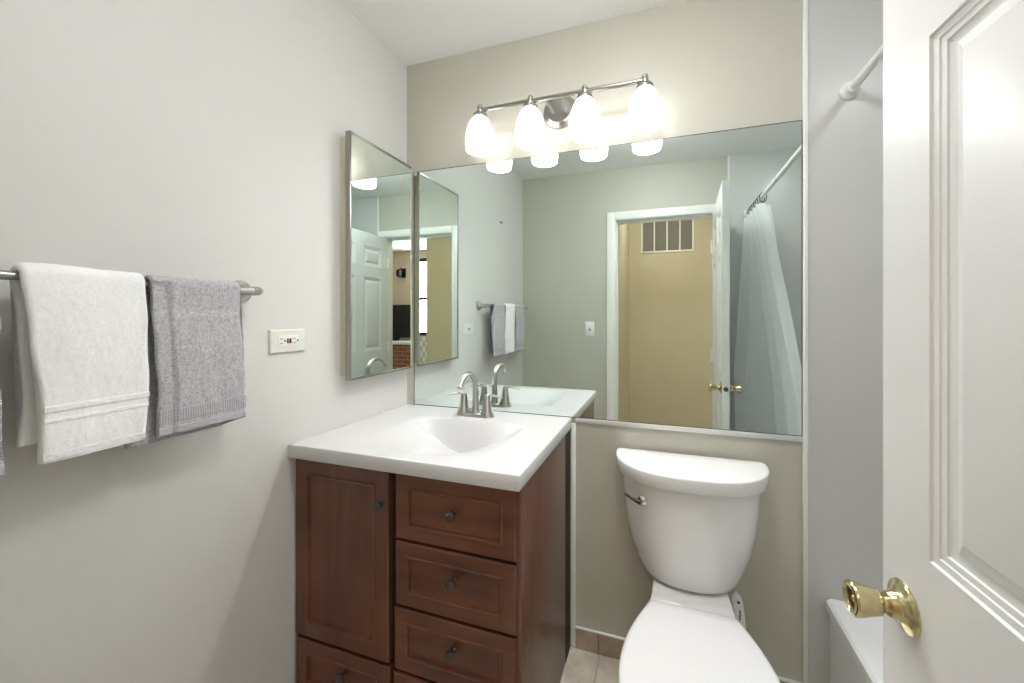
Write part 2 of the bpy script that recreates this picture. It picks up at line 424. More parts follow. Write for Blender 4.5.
# ------------------------------------------------------------------ bathtub, rod, curtain
tub = thing('bathtub', 'white bathtub behind the open door along the right wall', 'bathtub', (1.97, -0.765, 0))
TZ = 0.381
def rr(x0, x1, y0, y1, z, r, n=6):
    pts = []
    for cx_, cy_, a0 in ((x1 - r, y1 - r, 0), (x0 + r, y1 - r, pi / 2), (x0 + r, y0 + r, pi), (x1 - r, y0 + r, 3 * pi / 2)):
        for i in range(n + 1):
            a = a0 + pi / 2 * i / n
            pts.append((cx_ + r * cos(a), cy_ + r * sin(a), z))
    return pts
tx0, tx1, ty0, ty1 = TUBX, XR - 0.002, -D + 0.004, -0.004
MB().loft([rr(tx0 + 0.012, tx1, ty0, ty1, 0.0, 0.006), rr(tx0 + 0.010, tx1, ty0, ty1, TZ - 0.045, 0.006), rr(tx0, tx1, ty0, ty1, TZ - 0.035, 0.006), rr(tx0, tx1, ty0, ty1, TZ - 0.008, 0.006), rr(tx0 + 0.008, tx1, ty0, ty1, TZ, 0.008),
           rr(tx0 + 0.085, tx1 - 0.05, ty0 + 0.09, ty1 - 0.075, TZ, 0.10), rr(tx0 + 0.10, tx1 - 0.065, ty0 + 0.105, ty1 - 0.09, TZ - 0.012, 0.10),
           rr(tx0 + 0.125, tx1 - 0.09, ty0 + 0.14, ty1 - 0.13, 0.20, 0.10), rr(tx0 + 0.17, tx1 - 0.13, ty0 + 0.20, ty1 - 0.19, 0.08, 0.10)], True, True).build('tub_shell', M['tub'], tub, ang=40)
rod = thing('shower_rod', 'white shower curtain rod fixed high across the bathtub', 'curtain rod', (1.682, -0.76, 2.021))
RX, RZ = 1.682, 2.021
MB().tube([(RX, -0.004, RZ), (RX, -D + 0.006, RZ)], 0.0125, 20).build('rod_tube', M['white_plastic'], rod)
for y0, s in ((-0.0025, -1), (-D + 0.0025, 1)):
    MB().lathe([(0.0, 0), (0.028, 0), (0.029, 0.004), (0.027, 0.009), (0.019, 0.015), (0.017, 0.032), (0.0128, 0.034)], (RX, y0, RZ), (0, s, 0), 28).build('rod_flange', M['white_plastic'], rod)
cur = thing('shower_curtain', 'white shower curtain bunched at the doorway end of the rod', 'curtain', (RX, -1.25, 0.4))
def cur_pt(u, v):
    z = 1.965 - v * (1.965 - 0.40)
    yt = -1.475 + u * 0.405
    e = 1 - u
    yb = -1.50 + u * 1.14
    k = min(1.0, v * 1.02) ** 0.92
    y = yt + (yb - yt) * k
    y = max(y, -D + 0.03)
    amp = 0.042 * (1 - 0.55 * v) + 0.004
    side = max(0.0, min(1.0, (u - 0.22) / 0.2)); side = side * side * (3 - 2 * side)
    x = RX + (-0.085 + 0.135 * side) * min(1, v * 1.5) + amp * sin(u * 2 * pi * 5.0 + 0.6 * sin(v * 2.5)) * (1 - 0.75 * v * u)
    return (x, y, z)
MB().grid(cur_pt, 160, 40).build('curtain_cloth', M['curtain'], cur, fixn=False, ang=80)
for i in range(8):
    u = (i + 0.25) / 8.0
    x, y, z = cur_pt(u, 0.0)
    MB().tube([(RX + 0.019 * sin(a), y, RZ - 0.012 + 0.030 * cos(a)) for a in [2 * pi * k / 20 for k in range(21)]], 0.0022, 8).build('curtain_ring', M['dark_metal'], cur)

# ------------------------------------------------------------------ big wall mirror
mr = thing('wall_mirror', 'large frameless wall mirror above the counter and toilet', 'mirror', (0.8, 0, 0.897))
MX0, MX1, MZ0, MZ1 = 0.0445, 1.549, 0.9035, 1.947
MB().add([(MX0, -0.006, MZ0), (MX1, -0.006, MZ0), (MX1, -0.006, MZ1), (MX0, -0.006, MZ1)], [(0, 1, 2, 3)]).build('mirror_glass', M['mirror'], mr, smooth=False)
e = 0.0022
MB().box(MX0 - e, MX0, -0.0065, -0.0005, MZ0 - e, MZ1 + e).box(MX1, MX1 + e, -0.0065, -0.0005, MZ0 - e, MZ1 + e).box(MX0, MX1, -0.0065, -0.0005, MZ1, MZ1 + e).box(MX0, MX1, -0.0065, -0.0005, MZ0 - e, MZ0).build('glass_edge', M['mirror_edge'], mr, smooth=False)
MB().box(MX0, MX1, -0.004, -0.001, MZ0, MZ1).build('mirror_backing', M['mirror_edge'], mr, smooth=False)
MB().box(0.786, MX1 + 0.003, -0.010, -0.0003, MZ0 - 0.020, MZ0 - 0.0026, 0.002).build('bottom_channel', M['satin'], mr)

# ------------------------------------------------------------------ medicine cabinet on the left wall
mc = thing('medicine_cabinet', 'narrow mirrored medicine cabinet on the left wall by the corner', 'medicine cabinet', (0.0, -0.21, 1.07))
CY0, CY1, CZ0, CZ1 = -0.383, -0.038, 1.073, 1.958
MB().box(0.0, 0.031, CY0 + 0.003, CY1 - 0.004, CZ0 + 0.010, CZ1 - 0.010, 0.002).build('cabinet_body', M['cream'], mc)
dr = MB().box(0.032, 0.048, CY0, CY1, CZ0, CZ1, 0.0015).build('cabinet_door', M['cream'], mc)
MB().add([(0.0492, CY0, CZ0), (0.0492, CY1, CZ0), (0.0492, CY1, CZ1), (0.0492, CY0, CZ1)], [(0, 1, 2, 3)]).build('mirror_glass', M['mirror'], dr, smooth=False)
fr = MB()
fr.box(0.030, 0.0515, CY0 - 0.003, CY0 + 0.004, CZ0 - 0.004, CZ1 + 0.004, 0.0015)
fr.box(0.036, 0.0515, CY0 + 0.004, CY1 + 0.002, CZ1 - 0.006, CZ1 + 0.004, 0.0015)
fr.box(0.036, 0.0515, CY0 + 0.004, CY1 + 0.002, CZ0 - 0.004, CZ0 + 0.006, 0.0015)
fr.build('door_frame', M['steel'], dr)
MB().box(0.036, 0.0505, CY1, CY1 + 0.002, CZ0 + 0.006, CZ1 - 0.006).build('edge_strip', M['cream'], dr)

# ------------------------------------------------------------------ vanity light
vl = thing('vanity_light', 'brushed nickel four-shade vanity light bar above the big mirror', 'wall light', (0.735, 0, 2.115))
LY, LZ = -0.10, 2.118
MB().lathe([(0.0, 0), (0.066, 0), (0.068, 0.004), (0.066, 0.010), (0.060, 0.014), (0.052, 0.016), (0.048, 0.020), (0.0, 0.021)], (0.722, -0.0005, 2.112), (0, -1, 0), 40).build('backplate', M['nickel'], vl)
MB().tube([(0.372 + 0.047, LY, LZ), (1.052, LY, LZ)], 0.0085, 18).build('bar', M['nickel'], vl)
for sx_ in (-0.028, 0.028):
    MB().tube([(0.722 + sx_ * 0.8, -0.018, 2.104), (0.722 + sx_ * 1.0, -0.06, 2.112), (0.722 + sx_ * 1.25, LY, LZ)], 0.006, 12).build('support_arm', M['nickel'], vl)
for i in range(4):
    x = 0.419 + 0.211 * i
    MB().lathe([(0.0, 0.024), (0.004, 0.0235), (0.0085, 0.020), (0.0105, 0.015), (0.0105, 0.010), (0.0085, 0.007), (0.0115, 0.004), (0.0125, -0.004), (0.0115, -0.009), (0.016, -0.012), (0.027, -0.017), (0.029, -0.021), (0.029, -0.030), (0.026, -0.032), (0.0, -0.032)], (x, LY, LZ), (0, 0, 1), 28).build('shade_holder', M['nickel'], vl)
    prof = [(0.0255, 0.098), (0.031, 0.094), (0.037, 0.086), (0.0435, 0.074), (0.049, 0.058), (0.0535, 0.040), (0.0565, 0.022), (0.0580, 0.008), (0.0578, -0.006), (0.0562, -0.020), (0.0545, -0.031), (0.0525, -0.031), (0.054, -0.018), (0.0555, -0.004), (0.0552, 0.010), (0.0535, 0.024), (0.050, 0.042), (0.045, 0.060), (0.039, 0.074), (0.032, 0.086), (0.024, 0.092)]
    sh = MB().lathe(prof, (x, LY, 1.988), (0, 0, 1), 40).build('glass_shade', M['shade'], vl, ang=60)
    MB().lathe([(0.0, -0.012), (0.014, -0.008), (0.024, 0.006), (0.027, 0.020), (0.024, 0.036), (0.015, 0.056), (0.013, 0.075), (0.0, 0.077)], (x, LY, 1.995), (0, 0, 1), 24).build('bulb', M['bulb'], sh)

# ------------------------------------------------------------------ added fill lamps on the ceiling, out of view
cl = thing('added_room_fill', 'added fill lamp, an unseen dome on the bathroom ceiling', 'fill light', (1.05, -0.78, H))
MB().lathe([(0.0, 0), (0.15, 0), (0.155, -0.01), (0.155, -0.022), (0.146, -0.027), (0.0, -0.027)], (1.05, -0.78, H - 0.0005), (0, 0, 1), 40).build('light_base', M['nickel'], cl)
MB().lathe([(0.14, -0.027), (0.138, -0.042), (0.12, -0.068), (0.085, -0.09), (0.04, -0.10), (0.0, -0.102)], (1.05, -0.78, H), (0, 0, 1), 40).build('glass_dome', M['room_fill_glass'], cl)

sl0 = thing('added_tub_fill', 'added fill lamp, unseen, over the bathtub', 'fill light', (2.0, -0.85, H))  # added to brighten the tub area and backlight the curtain
MB().lathe([(0.0, 0), (0.095, 0), (0.098, -0.004), (0.090, -0.012), (0.078, -0.014), (0.0, -0.014)], (2.0, -0.85, H - 0.0005), (0, 0, 1), 36).build('light_trim', M['white_plastic'], sl0)
MB().lathe([(0.074, -0.0142), (0.066, -0.020), (0.04, -0.025), (0.0, -0.027)], (2.0, -0.85, H), (0, 0, 1), 36).build('glass_lens', M['tub_fill_glass'], sl0)

# ------------------------------------------------------------------ vanity cabinet
vc = thing('vanity_cabinet', 'cherry wood vanity cabinet under the white sink top', 'cabinet', (0.385, -0.32, 0))
MB().box(0.004, 0.752, -0.537, -0.515, 0.075, 0.858).box(0.004, 0.020, -0.515, -0.085, 0.075, 0.858).box(0.020, 0.7655, -0.084, -0.012, 0.0, 0.858).box(0.020, 0.752, -0.515, -0.085, 0.075, 0.09).box(0.010, 0.750, -0.48, -0.086, 0.0, 0.075).build('carcass', M['dark_wood_gap_shade'], vc, smooth=False)  # near-black back box fills the wall gap, its shade put into the colour
MB().box(0.752, 0.765, -0.554, -0.085, 0.0, 0.859, 0.001).build('side_panel', M['cherry_side'], vc)
YF = -0.560
WL = [(0, 0), (0.002, 0.0028), (0.006, 0.0030), (0.009, 0.0), (0.0105, -0.0065), (0.0165, -0.0085), (0.0185, -0.0085)]
def front(name, x0, x1, z0, z1, mat, fw=0.036):
    mb = MB()
    w_, h_ = x1 - x0, z1 - z0
    def P(u, v, d): return Vector((x0 + u, YF - d, z0 + v))
    c = 0.004
    mb.loft([[(x0, YF + 0.020, z0), (x1, YF + 0.020, z0), (x1, YF + 0.020, z1), (x0, YF + 0.020, z1)],
             [(x0, YF + 0.004, z0), (x1, YF + 0.004, z0), (x1, YF + 0.004, z1), (x0, YF + 0.004, z1)],
             [(x0 + 0.002, YF + 0.001, z0 + 0.002), (x1 - 0.002, YF + 0.001, z0 + 0.002), (x1 - 0.002, YF + 0.001, z1 - 0.002), (x0 + 0.002, YF + 0.001, z1 - 0.002)],
             [(x0 + c, YF, z0 + c), (x1 - c, YF, z0 + c), (x1 - c, YF, z1 - c), (x0 + c, YF, z1 - c)]], True, False)
    def P2(u, v, d): return Vector((x0 + c + u, YF - d, z0 + c + v))
    face_with_panels(mb, P2, w_ - 2 * c, h_ - 2 * c, [(fw - c, fw - c, w_ - c - fw, h_ - c - fw)], WL)
    return mb.build(name, mat, vc, merge=0.0002, ang=25)
def knob(par, x, z):
    kb = MB().lathe([(0.0, 0.0), (0.0085, 0.0), (0.0085, 0.002), (0.006, 0.004), (0.0055, 0.014), (0.0075, 0.017), (0.0125, 0.019), (0.0140, 0.022), (0.0135, 0.026), (0.010, 0.0285), (0.005, 0.0295), (0.0, 0.0297)], (x, YF + 0.008 if par.name.startswith('drawer') else YF, z), (0, -1, 0), 26)
    kb.build('knob', M['bronze'], par)
d0 = front('cabinet_door', 0.004, 0.357, 0.297, 0.853, M['cherry_v'], 0.042); knob(d0, 0.338, 0.760)
for x0, x1, z0, z1, kx, kz in ((0.382, 0.7515, 0.665, 0.853, 0.568, 0.764), (0.382, 0.7515, 0.476, 0.657, 0.568, 0.580), (0.378, 0.7515, 0.290, 0.467, 0.566, 0.388), (0.006, 0.362, 0.11, 0.286, 0.196, 0.222), (0.374, 0.7515, 0.11, 0.281, 0.566, 0.2)):
    f = front('drawer', x0, x1, z0, z1, M['cherry_h'])
    knob(f, kx, kz)

# ------------------------------------------------------------------ vanity top with moulded basin
vt = thing('sink_counter', 'white cultured marble vanity top with moulded sink basin', 'countertop', (0.385, -0.29, 0.86))
VX0, VX1, VY0, VY1, VZ0, VZ1 = 0.001, 0.771, -0.583, -0.0072, 0.8595, 0.901
BXC, BHW, BYB, BYF, BD = 0.412, 0.232, -0.165, -0.53, 0.114
def basin(x, y):
    q = (x - BXC) / BHW
    if abs(q) >= 1 or y > BYB or y < BYF: return 0.0
    Dx = BD * (0.5 + 0.5 * cos(pi * q)) ** 0.72
    t = BYB - y
    back = 0.046
    if t < back:
        p = t / back
    else:
        s = (t - back) / ((BYB - BYF) - back)
        p = 1 - s
    return Dx * p
top = MB()
xs = [VX0 + (VX1 - VX0) * i / 110 for i in range(111)]
ys = [VY0 + (VY1 - VY0) * j / 90 for j in range(91)]
cr = 0.005
def tv(x, y):
    return (x, y, VZ1 - basin(x, y))
xi0, xi1, yi0, yi1 = VX0 + cr, VX1 - cr, VY0 + cr, VY1 - 0.002
top.grid(lambda a, b: tv(xi0 + (xi1 - xi0) * a, yi0 + (yi1 - yi0) * b), 120, 96)
def rim(ins, z):
    n1, n2 = 120, 96
    x0, x1, y0, y1 = VX0 + ins, VX1 - ins, VY0 + ins, VY1 - min(ins, 0.002)
    r = [(x0 + (x1 - x0) * i / n1, y0, z) for i in range(n1)] + [(x1, y0 + (y1 - y0) * j / n2, z) for j in range(n2)]
    r += [(x1 - (x1 - x0) * i / n1, y1, z) for i in range(n1)] + [(x0, y1 - (y1 - y0) * j / n2, z) for j in range(n2)]
    return r
top.loft([rim(cr, VZ1), rim(0.0017, VZ1 - 0.0012), rim(0.0, VZ1 - 0.005), rim(0.0, VZ0 + 0.004), rim(0.003, VZ0)], False, False)
top.build('counter_slab', M['marble'], vt, merge=0.0002, ang=40)
dz = VZ1 - basin(BXC, BYB - 0.075)
MB().lathe([(0.0, 0.0005), (0.012, 0.0008), (0.017, 0.001), (0.018, 0.0), (0.017, -0.004), (0.0, -0.004)], (BXC, BYB - 0.075, dz + 0.0002), (0, 0.36, 1), 28).build('drain', M['nickel'], vt)

# ------------------------------------------------------------------ faucet
FX, FY, FZ = 0.398, -0.098, VZ1
fa = thing('sink_faucet', 'brushed nickel two-handle arched faucet on the vanity top', 'faucet', (FX, FY, FZ))
def oval(hx, hy, z, n=36, p=2.6):
    out = []
    for k in range(n):
        a = 2 * pi * k / n
        out.append((FX + hx * math.copysign(abs(cos(a)) ** (2 / p), cos(a)), FY + hy * math.copysign(abs(sin(a)) ** (2 / p), sin(a)), FZ + z))
    return out
MB().loft([oval(0.080, 0.027, 0), oval(0.080, 0.027, 0.006), oval(0.078, 0.0255, 0.010), oval(0.072, 0.021, 0.013)]).build('base_plate', M['nickel'], fa)
pts = [(FX, FY, FZ + z) for z in (0.010, 0.018, 0.03, 0.05, 0.08, 0.105)]
rad = [0.022, 0.018, 0.0145, 0.0125, 0.0115, 0.0110]
R_ = 0.062; zc = 0.113
for k in range(0, 15):
    a = pi * k / 14 * 0.80
    pts.append((FX, FY - R_ + R_ * cos(a), FZ + zc + R_ * sin(a))); rad.append(0.0110 - 0.0012 * k / 14)
lx, ly, lz = pts[-1]
pts.append((lx, ly - 0.0065, lz - 0.010)); rad.append(0.0105)
pts.append((lx, ly - 0.010, lz - 0.016)); rad.append(0.0118)
MB().tube(pts, rad, 20).build('spout', M['nickel'], fa)
MB().tube([(FX, FY + 0.021, FZ + 0.008), (FX, FY + 0.021, FZ + 0.085)], 0.0028, 10).lathe([(0.0, 0.083), (0.004, 0.084), (0.006, 0.090), (0.005, 0.096), (0.0, 0.098)], (FX, FY + 0.021, FZ), (0, 0, 1), 14).build('lift_rod', M['nickel'], fa)
for s in (-1, 1):
    hx = FX + s * 0.0515
    h_ = MB().lathe([(0.0265, 0.008), (0.0265, 0.014), (0.023, 0.020), (0.0195, 0.032), (0.0165, 0.046), (0.0140, 0.060), (0.0125, 0.070), (0.0128, 0.076), (0.0115, 0.084), (0.007, 0.0895), (0.0, 0.091)], (hx, FY, FZ), (0, 0, 1), 28).build('handle', M['nickel'], fa)
    P_ = [(hx, FY, FZ + 0.079), (hx + s * 0.012, FY - 0.001, FZ + 0.087), (hx + s * 0.024, FY - 0.002, FZ + 0.0875), (hx + s * 0.044, FY - 0.003, FZ + 0.084), (hx + s * 0.060, FY - 0.004, FZ + 0.081), (hx + s * 0.067, FY - 0.0045, FZ + 0.0815)]
    MB().tube(P_, [0.009, 0.0088, 0.0072, 0.0062, 0.0066, 0.004], 14, 0.62).build('lever', M['nickel'], h_)

# ------------------------------------------------------------------ toilet
TX = 1.1945
to = thing('toilet', 'white two-piece toilet with closed lid below the big mirror', 'toilet', (TX, -0.35, 0))
def dshape(hw, yb, yf, z, p=2.5, n=40, corner=0.02):
    """outline with a straight back and a bowed front"""
    out = []
    d = (yb - yf)
    s = min(d * 0.16, 0.03)
    ym = yb - s
    for k in range(n + 1):
        a = pi * k / n
        c_, s_ = cos(a), sin(a)
        out.append((TX + hw * math.copysign(abs(c_) ** (2 / p), c_), ym - (ym - yf) * abs(s_) ** (2 / 2.0), z))
    r = min(corner, s * 0.9)
    for k in range(5):
        a = pi + pi / 2 * (-k / 4) - 0
        out.append((TX - hw + r - r * cos(pi / 2 * k / 4), yb - r + r * sin(pi / 2 * k / 4), z))
    for k in range(5):
        out.append((TX + hw - r + r * sin(pi / 2 * k / 4), yb - r + r * cos(pi / 2 * k / 4), z))
    return out
tk = [(0.126, -0.055, -0.165, 0.431), (0.146, -0.040, -0.188, 0.434), (0.158, -0.034, -0.198, 0.442), (0.167, -0.029, -0.203, 0.458), (0.181, -0.026, -0.206, 0.49), (0.198, -0.024, -0.209, 0.54), (0.209, -0.022, -0.212, 0.60), (0.217, -0.021, -0.214, 0.66), (0.222, -0.020, -0.216, 0.72), (0.224, -0.020, -0.218, 0.762)]
MB().loft([dshape(a, b, c, z, 2.45) for a, b, c, z in tk]).build('tank', M['ceramic'], to, ang=50)
ld = [(0.224, -0.019, -0.219, 0.7605), (0.243, -0.016, -0.235, 0.7615), (0.245, -0.015, -0.237, 0.7635), (0.2465, -0.015, -0.238, 0.8015), (0.2455, -0.0155, -0.237, 0.8040), (0.243, -0.017, -0.2345, 0.8058), (0.235, -0.022, -0.227, 0.8070), (0.12, -0.07, -0.15, 0.8080)]
MB().loft([dshape(a, b, c, z, 2.6, corner=0.014) for a, b, c, z in ld]).build('tank_lid', M['ceramic'], to, ang=50)
lv = MB().lathe([(0.0, 0), (0.0155, 0), (0.0155, 0.004), (0.012, 0.008), (0.007, 0.010), (0.007, 0.016), (0.0, 0.017)], (1.048, -0.1925, 0.702), (-0.35, -1, 0), 24).build('flush_lever', M['chrome'], to)
MB().tube([(1.044, -0.2075, 0.702), (1.032, -0.207, 0.704), (1.012, -0.198, 0.708), (0.992, -0.184, 0.712)], [0.0115, 0.0085, 0.0055, 0.005], 14, 0.75).build('lever_arm', M['dark_metal'], lv)
def egg(hw, yb, yf, z, bw, n=28, yw=None):
    """seat outline: straight back edge of half width bw, widest about the middle, round front"""
    pts = []
    yw = yb - 0.245 if yw is None else yw
    N = n
    side = []
    for k in range(N + 1):
        t = k / N
        if t < 0.5:
            a = t / 0.5
            y = yb + (yw - yb) * a
            wv = bw + (hw - bw) * sin(a * pi / 2) ** 0.92
        else:
            a = (t - 0.5) / 0.5 * pi / 2
            y = yw + (yf - yw) * sin(a); wv = hw * cos(a) ** 0.95 if a < pi / 2 - 1e-6 else 0.0
        side.append((wv, y))
    pts = [(TX + w_, y, z) for w_, y in side] + [(TX - w_, y, z) for w_, y in reversed(side[:-1])]
    return pts
bw = [(0.095, -0.20, -0.52, 0.0, 0.085), (0.098, -0.20, -0.525, 0.02, 0.085), (0.092, -0.19, -0.50, 0.08, 0.075), (0.098, -0.18, -0.50, 0.16, 0.075), (0.118, -0.18, -0.54, 0.23, 0.085), (0.146, -0.18, -0.61, 0.30, 0.095), (0.168, -0.18, -0.665, 0.355, 0.105), (0.176, -0.18, -0.685, 0.385, 0.11), (0.176, -0.185, -0.685, 0.400, 0.11), (0.168, -0.19, -0.675, 0.404, 0.105)]
MB().loft([egg(a, b, c, z, d, yw=-0.455 if z > 0.2 else -0.36) for a, b, c, z, d in bw]).build('bowl', M['ceramic'], to, ang=55)
def neck(z, hb, hf, yb, yf, n=5, r=0.02):
    o_ = []
    for sx_, y_, h_ in ((1, yf, hf), (1, yb, hb), (-1, yb, hb), (-1, yf, hf)):
        o_.append((TX + sx_ * h_, y_, z))
    return o_
MB().loft([neck(0.30, 0.085, 0.10, -0.05, -0.26), neck(0.37, 0.105, 0.118, -0.04, -0.27), neck(0.402, 0.112, 0.122, -0.04, -0.262), neck(0.414, 0.110, 0.119, -0.042, -0.225), neck(0.424, 0.106, 0.114, -0.05, -0.205), neck(0.4285, 0.100, 0.108, -0.055, -0.19)]).build('tank_shelf', M['ceramic'], to, ang=60)
MB().loft([egg(0.183, -0.260, -0.705, 0.4045, 0.116), egg(0.186, -0.258, -0.708, 0.407, 0.118), egg(0.186, -0.258, -0.708, 0.4135, 0.118), egg(0.184, -0.260, -0.706, 0.4158, 0.116)]).build('seat', M['seat'], to, ang=50)
MB().loft([egg(0.184, -0.258, -0.708, 0.4165, 0.116), egg(0.1885, -0.255, -0.712, 0.419, 0.119), egg(0.1885, -0.255, -0.712, 0.4275, 0.119), egg(0.186, -0.258, -0.709, 0.431, 0.116), egg(0.178, -0.264, -0.700, 0.4330, 0.110), egg(0.15, -0.29, -0.66, 0.4342, 0.09), egg(0.08, -0.35, -0.56, 0.435, 0.05)]).build('seat_lid', M['seat'], to, ang=50)
# water supply line
sp = thing('water_supply_line', 'dark braided supply hose hanging below the toilet tank', 'hose', (1.03, -0.01, 0.16))
MB().tube([(1.086, -0.085, 0.4325), (1.086, -0.085, 0.40), (1.080, -0.088, 0.34), (1.066, -0.085, 0.26), (1.052, -0.072, 0.20), (1.05, -0.07, 0.17)], 0.0045, 10).build('hose', M['dark_metal'], sp)
MB().lathe([(0.0, 0), (0.024, 0), (0.024, 0.003), (0.010, 0.006), (0.009, 0.06), (0.014, 0.062), (0.014, 0.085), (0.0, 0.086)], (1.05, -0.0005, 0.155), (0, -1, 0), 20).build('shutoff_valve', M['chrome'], sp)
# cleaning wand standing behind the toilet
cw = thing('toilet_wand', 'slim white cleaning wand standing behind the toilet on the right', 'cleaning wand', (1.345, -0.115, 0))
WPX = 1.332
def wand_ring(t):
    z = 0.04 + 0.375 * t
    x = WPX + 0.020 * sin(t * pi * 0.9) - 0.004
    hw_ = 0.015 + 0.002 * sin(t * pi); hy = 0.007
    if t > 0.93: hw_ *= sqrt(max(0.02, 1 - ((t - 0.93) / 0.07) ** 2))
    y = -0.118
    return [(x + hw_ * cos(2 * pi * k / 20), y + hy * sin(2 * pi * k / 20), z) for k in range(20)]
MB().loft([wand_ring(i / 30) for i in range(31)]).build('wand_handle', M['white_plastic'], cw, ang=60)
MB().lathe([(0.0, 0), (0.045, 0), (0.046, 0.004), (0.040, 0.02), (0.032, 0.10), (0.034, 0.14), (0.030, 0.14), (0.026, 0.05), (0.0, 0.045)], (WPX + 0.008, -0.118, 0.0), (0, 0, 1), 28).build('wand_stand', M['white_plastic'], cw)
mk = MB().lathe([(0.0, 0), (0.0042, 0), (0.0042, 0.0012), (0.0, 0.0012)], (WPX + 0.0085, -0.1252, 0.389), (0, -1, 0), 16)
sq = [(0.0040, 0.365), (0.0090, 0.360), (0.0050, 0.355), (0.0090, 0.350), (0.0040, 0.346), (0.0080, 0.340), (0.0050, 0.334)]
mk.tube([(WPX + 0.006 + a, -0.1262, b) for a, b in sq], 0.0017, 8)
mk.build('handle_marks', M['black'], cw)

# ------------------------------------------------------------------ towel bar and towels
TBX, TBZ, TBR = 0.070, 1.367, 0.0078
tb = thing('towel_bar', 'brushed steel towel bar on the left wall', 'towel bar', (0, -1.07, TBZ))
MB().tube([(TBX, -0.733, TBZ), (TBX, -1.425, TBZ)], TBR, 20).build('bar', M['nickel'], tb)
for y in (-0.724, -1.420):
    MB().lathe([(0.0, 0), (0.030, 0), (0.031, 0.003), (0.029, 0.008), (0.022, 0.012), (0.016, 0.016), (0.0125, 0.024), (0.0115, 0.050), (0.0125, 0.058), (0.0118, 0.070), (0.008, 0.079), (0.0, 0.080)], (0, y, TBZ), (1, 0, 0), 30).build('post', M['nickel'], tb)
for y, s in ((-0.733, 1), (-1.425, -1)):
    MB().lathe([(TBR, -0.004), (0.0098, -0.002), (0.0102, 0.003), (0.007, 0.008), (0.0, 0.010)], (TBX, y, TBZ), (0, s, 0), 20).build('end_cap', M['nickel'], tb)

